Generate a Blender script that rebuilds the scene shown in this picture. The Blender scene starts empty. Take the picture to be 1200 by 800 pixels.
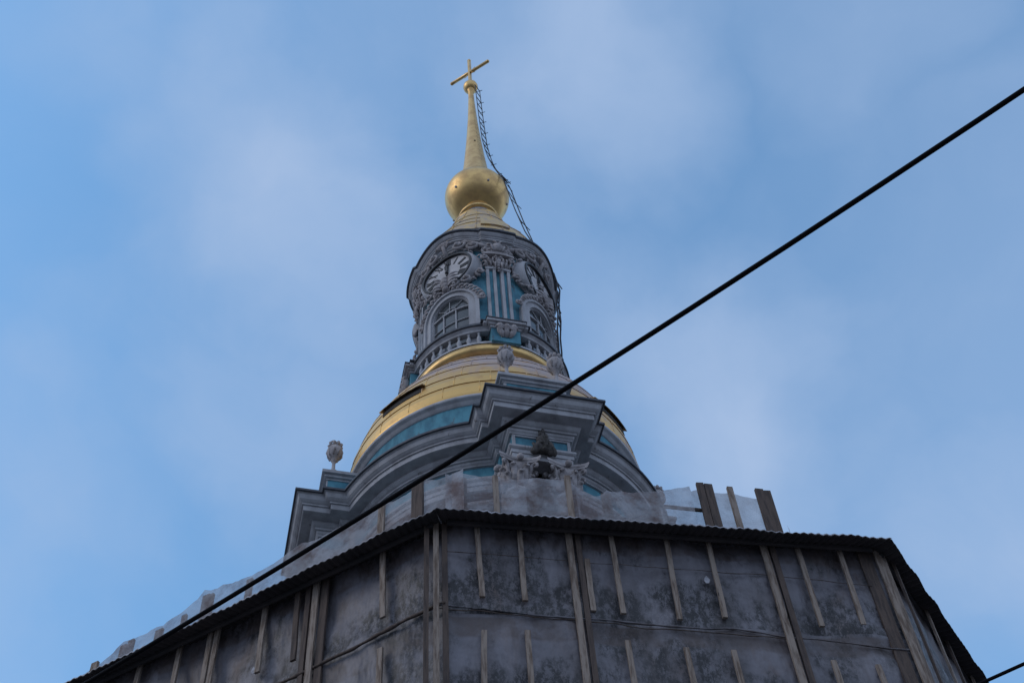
import bpy, bmesh, math, random
from mathutils import Vector, Matrix, noise
PI = math.pi; R_ = math.radians
random.seed(7)
S = bpy.context.scene
COL = S.collection

# ------------------------------------------------------------------ camera
F = Vector((0.0, 0.55911981, 0.82908687)); Rt = Vector((0.99620417, 0.07216984, -0.04866991)); Up = Vector((0.08704738, -0.8259398, 0.55699748))
cam = bpy.data.cameras.new('camera'); co = bpy.data.objects.new('camera', cam); COL.objects.link(co)
co.matrix_world = Matrix(((Rt.x, Up.x, -F.x, 0.0), (Rt.y, Up.y, -F.y, 0.0), (Rt.z, Up.z, -F.z, 1.65), (0, 0, 0, 1)))
cam.sensor_width = 36; cam.sensor_fit = 'HORIZONTAL'; cam.lens = 48.0; cam.clip_end = 5000; cam.clip_start = 0.05
S.camera = co

# ------------------------------------------------------------------ sky, sun, exposure
SUN_EL, SUN_AZ = R_(32), R_(-115)          # azimuth from +Y towards +X
w = bpy.data.worlds.new('World'); S.world = w; w.use_nodes = True
nt = w.node_tree; nt.nodes.clear()
def wn(t, **k):
    n = nt.nodes.new(t)
    for a, b in k.items(): setattr(n, a, b)
    return n
out = wn('ShaderNodeOutputWorld'); bg = wn('ShaderNodeBackground'); bg.inputs['Strength'].default_value = 0.15
sky = wn('ShaderNodeTexSky', sky_type='NISHITA', sun_disc=False, sun_elevation=SUN_EL, sun_rotation=SUN_AZ, air_density=1.1, dust_density=1.2, ozone_density=2.0)
tc = wn('ShaderNodeTexCoord')
def wmath(op, a, b=None, clamp=False):
    n = wn('ShaderNodeMath', operation=op, use_clamp=clamp)
    for i, v in enumerate((a, b)):
        if v is None: continue
        if isinstance(v, (int, float)): n.inputs[i].default_value = v
        else: nt.links.new(v, n.inputs[i])
    return n.outputs[0]
def blob(d, r):                             # soft cloud bank round a direction of the sky
    dd = wn('ShaderNodeVectorMath', operation='DISTANCE'); nt.links.new(warp.outputs[0], dd.inputs[0]); dd.inputs[1].default_value = d
    mr = wn('ShaderNodeMapRange', interpolation_type='SMOOTHSTEP'); nt.links.new(dd.outputs['Value'], mr.inputs['Value'])
    mr.inputs['From Min'].default_value = r; mr.inputs['From Max'].default_value = 0.0
    return mr.outputs[0]
nz0 = wn('ShaderNodeTexNoise'); nz0.inputs['Scale'].default_value = 4.0; nz0.inputs['Detail'].default_value = 6; nz0.inputs['Roughness'].default_value = .5; nt.links.new(tc.outputs['Generated'], nz0.inputs['Vector'])
sc0 = wn('ShaderNodeVectorMath', operation='MULTIPLY_ADD'); nt.links.new(nz0.outputs['Color'], sc0.inputs[0]); sc0.inputs[1].default_value = (.30, .30, .30); sc0.inputs[2].default_value = (-.15, -.15, -.15)
warp = wn('ShaderNodeVectorMath', operation='ADD'); nt.links.new(tc.outputs['Generated'], warp.inputs[0]); nt.links.new(sc0.outputs[0], warp.inputs[1])
acc = None
for d, r, a in (((-.177, .431, .885), .15, .85), ((-.24, .335, .914), .12, .35), ((.08, .36, .926), .17, .95), ((.158, .584, .797), .20, .75), ((-.343, .604, .719), .14, .35), ((.27, .38, .889), .16, .5), ((-.2, .56, .80), .12, .35), ((.36, .62, .70), .2, .7), ((-.20, .40, .90), .1, .15), ((.40, .52, .76), .42, .45), ((.1, .2, .97), .35, .35)):
    m = wmath('MULTIPLY', blob(d, r), a)
    acc = m if acc is None else wmath('MAXIMUM', acc, m)
nz = wn('ShaderNodeTexNoise'); nz.inputs['Scale'].default_value = 3.1; nz.inputs['Detail'].default_value = 9; nz.inputs['Roughness'].default_value = .52; nt.links.new(warp.outputs[0], nz.inputs['Vector'])
mr = wn('ShaderNodeMapRange', interpolation_type='SMOOTHSTEP'); nt.links.new(nz.outputs['Fac'], mr.inputs['Value']); mr.inputs['From Min'].default_value = .38; mr.inputs['From Max'].default_value = .72; mr.inputs['To Max'].default_value = .42
mask = wmath('ADD', wmath('MULTIPLY', acc, .88), mr.outputs[0], True)
gain = wn('ShaderNodeMix', data_type='RGBA', blend_type='MULTIPLY'); gain.inputs[0].default_value = 1
nt.links.new(sky.outputs[0], gain.inputs[6]); gain.inputs[7].default_value = (1.26, 1.74, 1.85, 1)
SKYGAIN = gain
mx = wn('ShaderNodeMix', data_type='RGBA'); nt.links.new(mask, mx.inputs[0]); nt.links.new(gain.outputs[2], mx.inputs[6]); mx.inputs[7].default_value = (2.50, 3.38, 4.95, 1)
# unseen sky outside the view, made grey overcast to neutralise the tower's light
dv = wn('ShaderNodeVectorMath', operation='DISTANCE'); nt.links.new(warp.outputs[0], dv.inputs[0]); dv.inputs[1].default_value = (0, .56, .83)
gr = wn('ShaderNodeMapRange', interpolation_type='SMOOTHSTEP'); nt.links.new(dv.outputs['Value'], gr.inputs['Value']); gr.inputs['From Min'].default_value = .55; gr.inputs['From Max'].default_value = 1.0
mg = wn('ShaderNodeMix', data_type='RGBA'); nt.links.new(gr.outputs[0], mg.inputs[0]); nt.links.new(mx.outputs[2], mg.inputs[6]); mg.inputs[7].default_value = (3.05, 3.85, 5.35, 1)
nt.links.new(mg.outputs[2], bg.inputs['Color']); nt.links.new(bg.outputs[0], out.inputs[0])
sd = bpy.data.lights.new('sun', 'SUN'); sd.energy = 0.5; sd.angle = R_(25); sd.color = (1.0, .93, .86)
so = bpy.data.objects.new('sun', sd); COL.objects.link(so)
sv = Vector((math.sin(SUN_AZ) * math.cos(SUN_EL), math.cos(SUN_AZ) * math.cos(SUN_EL), math.sin(SUN_EL)))
so.rotation_euler = (-sv).to_track_quat('-Z', 'Y').to_euler()
S.view_settings.view_transform = 'Standard'; S.view_settings.look = 'None'; S.view_settings.gamma = 1.0; S.view_settings.use_curve_mapping = False
S.view_settings.exposure = 0.03
S.render.engine = 'CYCLES'

# ------------------------------------------------------------------ materials
def mat(name, base, rough=.8, metal=0.0, c2=None, nscale=3.0, ndetail=5, lo=.4, hi=.65, bump=0.0, bscale=20, stretch=(1, 1, 1), c3=None, s3=1.0, lo3=.5, hi3=.7, r2=None, m2=None, zr=None):
    """Principled with a second colour in noise patches, a third in larger patches and fine bump."""
    m = bpy.data.materials.new(name); m.use_nodes = True; n = m.node_tree; P = n.nodes['Principled BSDF']
    L = n.links.new
    P.inputs['Roughness'].default_value = rough; P.inputs['Metallic'].default_value = metal
    P.inputs['Base Color'].default_value = (*base, 1)
    t = n.nodes.new('ShaderNodeTexCoord'); mp = n.nodes.new('ShaderNodeMapping'); mp.inputs['Scale'].default_value = stretch; L(t.outputs['Object'], mp.inputs['Vector'])
    def nz(scale, detail=5):
        x = n.nodes.new('ShaderNodeTexNoise'); x.inputs['Scale'].default_value = scale; x.inputs['Detail'].default_value = detail; x.inputs['Roughness'].default_value = .62
        L(mp.outputs[0], x.inputs['Vector']); return x.outputs['Fac']
    def rng(v, a, b):
        x = n.nodes.new('ShaderNodeMapRange'); x.interpolation_type = 'SMOOTHSTEP'; L(v, x.inputs['Value']); x.inputs['From Min'].default_value = a; x.inputs['From Max'].default_value = b; return x.outputs[0]
    def mix(f, a, b):
        x = n.nodes.new('ShaderNodeMix'); x.data_type = 'RGBA'; L(f, x.inputs[0])
        if isinstance(a, tuple): x.inputs[6].default_value = (*a, 1)
        else: L(a, x.inputs[6])
        x.inputs[7].default_value = (*b, 1); return x.outputs[2]
    cur = base
    if c2:
        f = rng(nz(nscale, ndetail), lo, hi)
        if zr:                                # patches gather between two heights
            sx = n.nodes.new('ShaderNodeSeparateXYZ'); L(t.outputs['Object'], sx.inputs[0])
            g = rng(sx.outputs['Z'], zr[0], zr[1])
            ad = n.nodes.new('ShaderNodeMath'); ad.operation = 'MULTIPLY_ADD'; L(g, ad.inputs[0]); ad.inputs[1].default_value = zr[2]; L(nz(nscale, ndetail), ad.inputs[2])
            ax = n.nodes.new('ShaderNodeMath'); ax.operation = 'MULTIPLY_ADD'; L(sx.outputs['X'], ax.inputs[0]); ax.inputs[1].default_value = .07; L(ad.outputs[0], ax.inputs[2])
            f = rng(ax.outputs[0], lo, hi)
        cur = mix(f, cur, c2)
        for key, v, v2 in (('Roughness', rough, r2), ('Metallic', metal, m2)):
            if v2 is not None:
                x = n.nodes.new('ShaderNodeMapRange'); L(f, x.inputs['Value']); x.inputs['To Min'].default_value = v; x.inputs['To Max'].default_value = v2; L(x.outputs[0], P.inputs[key])
    if c3:
        cur = mix(rng(nz(s3, 6), lo3, hi3), cur, c3)
    if cur is not base: L(cur, P.inputs['Base Color'])
    if bump:
        b = n.nodes.new('ShaderNodeBump'); b.inputs['Strength'].default_value = bump; b.inputs['Distance'].default_value = .03; L(nz(bscale, 4), b.inputs['Height']); L(b.outputs[0], P.inputs['Normal'])
    return m
M = {}
M['trim'] = mat('white_stucco', (.41, .41, .43), .85, c2=(.30, .295, .31), nscale=2.6, ndetail=9, stretch=(1, 1, .4), c3=(.16, .145, .145), s3=5, lo3=.62, hi3=.74, bump=.25, bscale=25)
M['trim_dirty'] = mat('weathered_stucco', (.41, .38, .385), .9, c2=(.26, .235, .235), nscale=3.2, c3=(.12, .105, .10), s3=6, lo3=.56, hi3=.75, bump=.5, bscale=22)
M['blue'] = mat('blue_stucco', (.095, .29, .37), .85, c2=(.055, .175, .24), nscale=3.0, ndetail=9, stretch=(1, 1, .4), c3=(.10, .13, .15), s3=4, lo3=.58, hi3=.72, bump=.15, bscale=25)
M['gold'] = mat('gilded_copper', (.74, .49, .20), .40, 1.0, c2=(.58, .38, .17), nscale=2.6, bump=.06, bscale=9, r2=.5)
M['gold_frost'] = mat('frosted_gilding', (.72, .46, .17), .48, 1.0, c2=(.44, .36, .34), nscale=1.9, ndetail=8, lo=.50, hi=.92, r2=.85, m2=.1, bump=.12, bscale=14, zr=(29.5, 31.3, .46), c3=(.55, .31, .12), s3=3, lo3=.5, hi3=.8)
M['gold_frost_top'] = mat('frosted_gilding_top', (.70, .48, .20), .5, .85, c2=(.42, .36, .33), nscale=3, ndetail=8, lo=.36, hi=.72, r2=.8, m2=.3, bump=.1, bscale=14)
M['gold_dull'] = mat('dull_gilding', (.42, .30, .15), .6, .7, c2=(.10, .06, .035), nscale=5, bump=.1)
M['dark'] = mat('dark_sheet_metal', (.055, .06, .075), .6, .3, c2=(.09, .09, .10), nscale=6, bump=.1)
M['iron'] = mat('black_iron', (.025, .028, .04), .6, .4, c2=(.05, .04, .035), nscale=8)
M['glass'] = mat('window_glass', (.05, .06, .065), .15, 0, c2=(.085, .09, .095), nscale=1.5)
M['face'] = mat('clock_face_white', (.52, .50, .51), .6, c2=(.42, .40, .40), nscale=3)
M['black'] = mat('clock_black', (.012, .012, .015), .5)
M['wood'] = mat('grey_batten_wood', (.30, .245, .205), .9, c2=(.14, .10, .075), nscale=3, stretch=(6, 6, .7), c3=(.05, .04, .035), s3=2.6, lo3=.66, hi3=.72, bump=.3, bscale=12)
M['wood_dark'] = mat('wet_batten_wood', (.11, .08, .065), .9, c2=(.06, .045, .04), nscale=3, stretch=(6, 6, .7), bump=.3, bscale=12)
M['roofing'] = mat('corrugated_sheet', (.035, .032, .034), .85, 0, c2=(.06, .05, .05), nscale=1.5, bump=.2)
M['snow'] = mat('thin_snow', (.42, .42, .46), .7, c2=(.22, .21, .22), nscale=5, bump=.2)
M['cable'] = mat('black_cable_rubber', (.004, .004, .006), .8)
M['cable'].node_tree.nodes['Principled BSDF'].inputs['Specular IOR Level'].default_value = .1
M['void'] = mat('recess_shade', (.03, .027, .025), .9, c2=(.05, .045, .04), nscale=4)  # near-black colour stands for the shade inside openings
M['carving_dark'] = mat('sooty_carving', (.10, .09, .085), .9, c2=(.04, .035, .03), nscale=9, bump=.4)
M['brick'] = mat('weathered_masonry', (.30, .27, .25), .9, c2=(.2, .18, .17), nscale=1.5, bump=.2)
M['ground'] = mat('snowy_asphalt', (.24, .22, .21), .9, c2=(.12, .11, .105), nscale=.25, c3=(.05, .05, .055), s3=.08, bump=.2)

def sheeting(name):
    m = bpy.data.materials.new(name); m.use_nodes = True; n = m.node_tree; L = n.links.new; P = n.nodes['Principled BSDF']
    P.inputs['Roughness'].default_value = .55
    t = n.nodes.new('ShaderNodeTexCoord'); sx = n.nodes.new('ShaderNodeSeparateXYZ'); L(t.outputs['Object'], sx.inputs[0])
    def nz(sc, st=(1, 1, 1), det=6, ro=.65):
        mp = n.nodes.new('ShaderNodeMapping'); mp.inputs['Scale'].default_value = st; L(t.outputs['Object'], mp.inputs['Vector'])
        x = n.nodes.new('ShaderNodeTexNoise'); x.inputs['Scale'].default_value = sc; x.inputs['Detail'].default_value = det; x.inputs['Roughness'].default_value = ro; L(mp.outputs[0], x.inputs['Vector']); return x.outputs['Fac']
    def rng(v, a, b, c=0, d=1):
        x = n.nodes.new('ShaderNodeMapRange'); x.interpolation_type = 'SMOOTHSTEP'; L(v, x.inputs['Value'])
        for k, q in zip(('From Min', 'From Max', 'To Min', 'To Max'), (a, b, c, d)): x.inputs[k].default_value = q
        return x.outputs[0]
    def mt(op, a, b):
        x = n.nodes.new('ShaderNodeMath'); x.operation = op
        for i, v in enumerate((a, b)):
            if isinstance(v, (int, float)): x.inputs[i].default_value = v
            else: L(v, x.inputs[i])
        return x.outputs[0]
    def mix(f, a, b):
        x = n.nodes.new('ShaderNodeMix'); x.data_type = 'RGBA'; L(f, x.inputs[0])
        for i, v in ((6, a), (7, b)):
            if isinstance(v, tuple): x.inputs[i].default_value = (*v, 1)
            else: L(v, x.inputs[i])
        return x.outputs[2]
    base = mix(rng(nz(1.1), .35, .65), (.190, .182, .205), (.132, .122, .135))
    base = mix(rng(nz(1.6, (1, 1, .35)), .52, .75), base, (.125, .092, .082))
    # rust-brown run at the seam 0.35 m under the eave, mould gathered towards the foot of every tier of sheeting
    z = sx.outputs['Z']
    tier = mt('FRACT', mt('DIVIDE', mt('SUBTRACT', z, 15.05), 2.1), 0)          # 0 at a seam, 1 at the next
    low = rng(tier, .75, .0, 0, .20)
    mould = rng(mt('ADD', mt('MULTIPLY_ADD' if 0 else 'ADD', nz(1.0, (1, 1, .8)), low), mt('MULTIPLY', nz(7.0, (1, 1, .45)), .35)), .63, .83)
    mould = mt('MULTIPLY', mould, rng(nz(6, (1.2, 1.2, .6), 10, .85), .42, .54, .15, 1))
    base = mix(mould, base, (.018, .017, .019))
    band = mt('MULTIPLY', rng(tier, .76, .80, 0, 1), rng(tier, .985, .96, 0, 1))
    base = mix(mt('MULTIPLY', band, rng(nz(2.5), .35, .6, .15, .75)), base, (.085, .062, .056))
    streak = rng(nz(1.3, (2.6, 2.6, .22), 4, .5), .50, .72)
    base = mix(mt('MULTIPLY', streak, .40), base, (.075, .066, .068))
    patch = rng(nz(.8, (1.3, 1.3, .5), 3), .60, .68)
    base = mix(mt('MULTIPLY', patch, .5), base, (.26, .245, .27))
    L(base, P.inputs['Base Color'])
    b = n.nodes.new('ShaderNodeBump'); b.inputs['Strength'].default_value = .9; b.inputs['Distance'].default_value = .08
    L(mt('ADD', mt('ADD', nz(1.5, (1.5, 1.5, .6), 3), mt('MULTIPLY', nz(3.2, (1, 1, 1), 2), .35)), mt('MULTIPLY', nz(16, (1, 1, 1), 3), .06)), b.inputs['Height']); L(b.outputs[0], P.inputs['Normal'])
    return m
M['sheet'] = sheeting('dirty_plastic_sheeting')
def film(name):
    m = bpy.data.materials.new(name); m.use_nodes = True; n = m.node_tree; L = n.links.new; n.nodes.clear()
    o = n.nodes.new('ShaderNodeOutputMaterial'); tr = n.nodes.new('ShaderNodeBsdfTransparent'); bp = n.nodes.new('ShaderNodeBump'); df = n.nodes.new('ShaderNodeBsdfDiffuse'); tl = n.nodes.new('ShaderNodeBsdfTranslucent')
    a = n.nodes.new('ShaderNodeMixShader'); b = n.nodes.new('ShaderNodeMixShader'); a.inputs[0].default_value = .42
    L(df.outputs[0], a.inputs[1]); L(tl.outputs[0], a.inputs[2])
    t = n.nodes.new('ShaderNodeTexCoord')
    def nz(sc, d=5):
        x = n.nodes.new('ShaderNodeTexNoise'); x.inputs['Scale'].default_value = sc; x.inputs['Detail'].default_value = d; x.inputs['Roughness'].default_value = .65; L(t.outputs['Object'], x.inputs['Vector']); return x.outputs['Fac']
    c = n.nodes.new('ShaderNodeValToRGB'); L(nz(2.2), c.inputs[0]); c.color_ramp.elements[0].position = .36; c.color_ramp.elements[0].color = (.34, .27, .26, 1); c.color_ramp.elements[1].position = .56; c.color_ramp.elements[1].color = (.60, .59, .62, 1)
    bp.inputs['Strength'].default_value = .8; bp.inputs['Distance'].default_value = .08; L(nz(4, 4), bp.inputs['Height']); L(bp.outputs[0], df.inputs['Normal']); L(bp.outputs[0], tl.inputs['Normal'])
    L(c.outputs[0], df.inputs[0]); L(c.outputs[0], tl.inputs[0])
    r = n.nodes.new('ShaderNodeMapRange'); L(nz(1.7), r.inputs[0]); r.inputs[1].default_value = .3; r.inputs[2].default_value = .7; r.inputs[3].default_value = .50; r.inputs[4].default_value = .76
    L(r.outputs[0], b.inputs[0]); L(tr.outputs[0], b.inputs[1]); L(a.outputs[0], b.inputs[2]); L(b.outputs[0], o.inputs[0])
    return m
M['film'] = film('translucent_dirty_film')

# ------------------------------------------------------------------ mesh helpers
class MB:
    def __init__(s): s.v = []; s.f = []; s.sm = []
    def add(s, vs, fs, smooth=False):
        o = len(s.v); s.v += [tuple(v) for v in vs]; s.f += [tuple(i + o for i in f) for f in fs]; s.sm += [smooth] * len(fs); return s
    def box(s, c, d, rz=0, M4=None, fn=None):
        x, y, z = d[0] / 2, d[1] / 2, d[2] / 2
        P = [Vector((a * x, b * y, e * z)) for e in (-1, 1) for a, b in ((-1, -1), (1, -1), (1, 1), (-1, 1))]
        if M4 is None: M4 = Matrix.Rotation(rz, 4, 'Z')
        P = [M4 @ p + Vector(c) for p in P]
        if fn: P = [fn(p) for p in P]
        return s.add(P, [(0, 3, 2, 1), (4, 5, 6, 7), (0, 1, 5, 4), (1, 2, 6, 5), (2, 3, 7, 6), (3, 0, 4, 7)])
    def lathe(s, prof, n=32, c=(0, 0, 0), a0=0, a1=2 * PI, smooth=True, caps=True):
        full = abs(a1 - a0 - 2 * PI) < 1e-6; k = n if full else n + 1
        V = [(c[0] + r * math.cos(a0 + (a1 - a0) * i / n), c[1] + r * math.sin(a0 + (a1 - a0) * i / n), c[2] + z) for r, z in prof for i in range(k)]
        Fc = []
        for j in range(len(prof) - 1):
            for i in range(n):
                i2 = (i + 1) % k; Fc.append((j * k + i, j * k + i2, (j + 1) * k + i2, (j + 1) * k + i))
        s.add(V, Fc, smooth)
        if caps and full:
            if prof[0][0] > 1e-4: s.add(V[:k], [tuple(range(k - 1, -1, -1))])
            if prof[-1][0] > 1e-4: s.add(V[-k:], [tuple(range(k))])
        return s
    def tube(s, pts, rad, n=6, flat=1.0, smooth=True, up=None):
        pts = [Vector(p) for p in pts]; m = len(pts)
        if not hasattr(rad, '__len__'): rad = [rad] * m
        V = []; u = None
        for i, p in enumerate(pts):
            t = (pts[min(i + 1, m - 1)] - pts[max(i - 1, 0)]);
            t = t.normalized() if t.length > 1e-9 else Vector((0, 0, 1))
            if u is None:
                u = (up or (Vector((0, 0, 1)) if abs(t.z) < .9 else Vector((1, 0, 0))))
            u = (u - t * u.dot(t)); u = u.normalized() if u.length > 1e-6 else t.orthogonal().normalized(); w_ = t.cross(u)
            for k in range(n):
                a = 2 * PI * k / n; V.append(p + (u * math.cos(a) + w_ * math.sin(a) * flat) * rad[i])
        Fc = [(i * n + k, i * n + (k + 1) % n, (i + 1) * n + (k + 1) % n, (i + 1) * n + k) for i in range(m - 1) for k in range(n)]
        Fc += [tuple(range(n - 1, -1, -1)), tuple((m - 1) * n + k for k in range(n))]
        return s.add(V, Fc, smooth)
    def ball(s, c, r, n=10, sc=(1, 1, 1)):
        prof = [(r * math.sin(PI * j / n), -r * math.cos(PI * j / n)) for j in range(n + 1)]
        V = []; k = n + 2
        for a, z in prof:
            for i in range(k): V.append((c[0] + a * math.cos(2 * PI * i / k) * sc[0], c[1] + a * math.sin(2 * PI * i / k) * sc[1], c[2] + z * sc[2]))
        return s.add(V, [(j * k + i, j * k + (i + 1) % k, (j + 1) * k + (i + 1) % k, (j + 1) * k + i) for j in range(n) for i in range(k)], True)
    def build(s, name, m, parent=None, weld=False):
        me = bpy.data.meshes.new(name); me.from_pydata(s.v, [], s.f); me.polygons.foreach_set('use_smooth', s.sm)
        b = bmesh.new(); b.from_mesh(me)
        bmesh.ops.remove_doubles(b, verts=b.verts, dist=1e-5)
        bmesh.ops.recalc_face_normals(b, faces=b.faces); b.to_mesh(me); b.free()
        o = bpy.data.objects.new(name, me); COL.objects.link(o); me.materials.append(m)
        if parent: o.parent = parent
        return o
def empty(name, loc, rz, label, cat):
    o = bpy.data.objects.new(name, None); COL.objects.link(o); o.location = loc; o.rotation_euler = (0, 0, rz); o['label'] = label; o['category'] = cat; return o
def dup(o, parent, rz):
    c = o.copy(); COL.objects.link(c); c.parent = parent; c.rotation_euler = (0, 0, rz)
    for ch in o.children:
        d = ch.copy(); COL.objects.link(d); d.parent = c
    return c
def four(o, parent, first=0.0):                 # the same part on the other three sides
    o.rotation_euler = (0, 0, first)
    for k in (1, 2, 3): dup(o, parent, first + k * PI / 2)
def cyl(R, s, z, o=0.0):                        # arc length s, height z, offset o on a drum of radius R, facing -Y
    a = s / R; return Vector(((R + o) * math.sin(a), -(R + o) * math.cos(a), z))

# ------------------------------------------------------------------ ground
g = MB(); g.add([(-1500, -1500, 0), (1500, -1500, 0), (1500, 1500, 0), (-1500, 1500, 0)], [(0, 1, 2, 3)])
go = g.build('ground', M['ground']); go['kind'] = 'structure'

# ------------------------------------------------------------------ bell tower
AX = (-0.836, 24.0, 0.0); PHI = R_(16.477)
T = empty('bell_tower', AX, PHI, 'tall blue and white bell tower with gilded domes, clocks and a spire with a cross', 'bell tower')
Q = R_(45)
# --- plan of the main entablature: drum with a stepped projecting block on each diagonal
R0, D1, W1, D2, W2 = 3.70, 3.93, .84, 4.58, .69
def plan(o, drum_n=22):
    r = R0 + o; pts = []
    d1, w1, d2, w2 = D1 + o, W1 + o, D2 + o, W2 + o
    b0 = math.asin(w1 / r)
    for k in range(4):
        c, s = math.cos(k * PI / 2), math.sin(k * PI / 2)
        loc = [(-w1, r * math.cos(b0)), (-w1, d1), (-w2, d1), (-w2, d2), (w2, d2), (w2, d1), (w1, d1), (w1, r * math.cos(b0))]
        for i in range(1, drum_n):
            a = b0 + (PI / 2 - 2 * b0) * i / drum_n; loc.append((r * math.sin(a), r * math.cos(a)))
        for t_, n_ in loc:
            x, y = t_, -n_; pts.append((x * c - y * s, x * s + y * c))
    return pts
def sweep(prof, close=False):
    m = MB(); L_ = [plan(o) for o, z in prof]; k = len(L_[0])
    V = [(x, y, prof[j][1]) for j in range(len(prof)) for x, y in L_[j]]
    rng = range(len(prof)) if close else range(len(prof) - 1); J = len(prof)
    m.add(V, [(j * k + i, j * k + (i + 1) % k, ((j + 1) % J) * k + (i + 1) % k, ((j + 1) % J) * k + i) for j in rng for i in range(k)])
    return m
corn = sweep([(-.05, 27.46), (.72, 27.44), (.72, 27.38), (.68, 27.35), (.665, 27.29), (.64, 27.23), (.59, 27.185), (.55, 27.16), (.55, 27.12), (.51, 27.115), (.51, 26.95), (.485, 26.94), (.25, 26.93), (.25, 26.89), (.235, 26.85), (.20, 26.81), (.155, 26.785), (.155, 26.73), (.11, 26.725), (.10, 26.67), (.06, 26.63), (.06, 26.59), (.0, 26.585)]).build('cornice', M['trim'], T)
fl = sweep([(.70, 27.47), (.76, 27.455), (.765, 27.385), (.75, 27.375), (.724, 27.372)]).build('roof_flashing', M['dark'], corn)
sweep([(0, 26.59), (0, 26.15)]).build('frieze', M['blue'], T)
sweep([(.0, 26.16), (.10, 26.15), (.10, 26.09), (.07, 26.06), (.045, 26.05), (.045, 25.93), (.02, 25.925), (.02, 25.76), (-.35, 25.75)]).build('architrave', M['trim'], T)
# inner panels of the frieze on the blocks
def frieze_block():
    m = MB()
    for sx in (-1, 1): m.box((sx * .655, -(D2 + .02), 26.37), (.07, .04, .42))
    m.box((0, -(D2 + .02), 26.56), (1.38, .04, .05)); m.box((0, -(D2 + .02), 26.185), (1.38, .04, .06))
    return m
four(frieze_block().build('frieze_frame', M['trim'], T), T)
# dark weathered cartouche hanging from the cornice between the capitals
cm = MB()
for i, (x0, x1, z0, z1, r) in enumerate(((0, 0, 25.95, 27.0, .10), (-.10, -.02, 25.95, 26.85, .08), (.10, .02, 25.95, 26.85, .08), (-.19, -.06, 25.9, 26.6, .07), (.19, .06, 25.9, 26.6, .07), (-.24, -.2, 25.9, 26.3, .05), (.24, .2, 25.9, 26.3, .05))):
    pts = [(x0 + (x1 - x0) * k / 8 + .03 * math.sin(k * 1.3 + i), -(D2 + .05 + .15 * math.sin(PI * (k + 1) / 9)), z0 + (z1 - z0) * k / 8) for k in range(9)]
    cm.tube(pts, [r * (1.1 - .12 * k) + .012 * (k % 2) for k in range(9)], 7)
for k in range(7): cm.ball((.07 * math.sin(k * 2.1), -(D2 + .22), 25.98 + .1 * k), .055, 6)
four(cm.build('cartouche', M['carving_dark'], T), T)
# attic above the entablature
at = MB().lathe([(3.84, 27.40), (3.84, 29.0)], 96, caps=False).build('attic_wall', M['blue'], T)
MB().lathe([(3.83, 28.90), (3.87, 28.905), (3.88, 28.94), (3.93, 28.97), (3.94, 29.02), (4.0, 29.03), (4.02, 29.06), (4.02, 29.13), (3.6, 29.15)], 96, caps=False).build('attic_moulding', M['trim'], T)
pl = MB().box((0, -3.9, 28.1), (1.56, 1.3, 1.2)).build('plinth', M['blue'], T)
pm = MB()
for (z, h, e) in ((28.70, .06, .03), (28.775, .09, .09), (28.87, .10, .16)): pm.box((0, -3.9, z), (1.56 + 2 * e, 1.3 + 2 * e, h))
for sx in (-1, 1): pm.box((sx * .75, -4.555, 28.1), (.07, .03, 1.1))
pm.build('plinth_moulding', M['trim'], pl)
four(pl, T)
# urns: two on every plinth
def urn():
    m = MB().lathe([(0, 0), (.25, 0), (.25, .05), (.22, .08), (.20, .15), (.15, .22), (.075, .28), (.055, .36), (.05, .52), (.055, .60), (.09, .63), (.07, .67), (.12, .71), (.20, .79), (.245, .90), (.24, .99), (.19, 1.09), (.15, 1.12), (.17, 1.15), (.13, 1.18), (.0, 1.2)], 20)
    for k in range(9):
        a = 2 * PI * k / 9; m.tube([(.13 * math.cos(a), .13 * math.sin(a), 1.12), (.19 * math.cos(a), .19 * math.sin(a), 1.20), (.13 * math.cos(a + .25), .13 * math.sin(a + .25), 1.25 + .05 * (k % 2))], [.05, .055, .02], 6)
        m.tube([(.17 * math.cos(a), .17 * math.sin(a), .75), (.235 * math.cos(a + .12), .235 * math.sin(a + .12), .90), (.20 * math.cos(a + .3), .20 * math.sin(a + .3), 1.07)], [.022, .034, .02], 5)
    m.tube([(0, 0, 1.15), (.03, 0, 1.26), (-.02, .01, 1.38)], [.11, .09, .02], 8)
    m.v = [(x * .88, y * .88, z * 1.12) for x, y, z in m.v]
    return m
u0 = None
for k in range(4):
    for sx in (-1, 1):
        if u0 is None: u0 = urn().build('urn', M['trim_dirty'], T); o = u0
        else: o = u0.copy(); COL.objects.link(o); o.parent = T
        a = k * PI / 2; x, y = sx * .64, -4.42
        o.location = (x * math.cos(a) - y * math.sin(a), x * math.sin(a) + y * math.cos(a), 28.92); o.rotation_euler = (0, 0, a + sx * .4)
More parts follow.
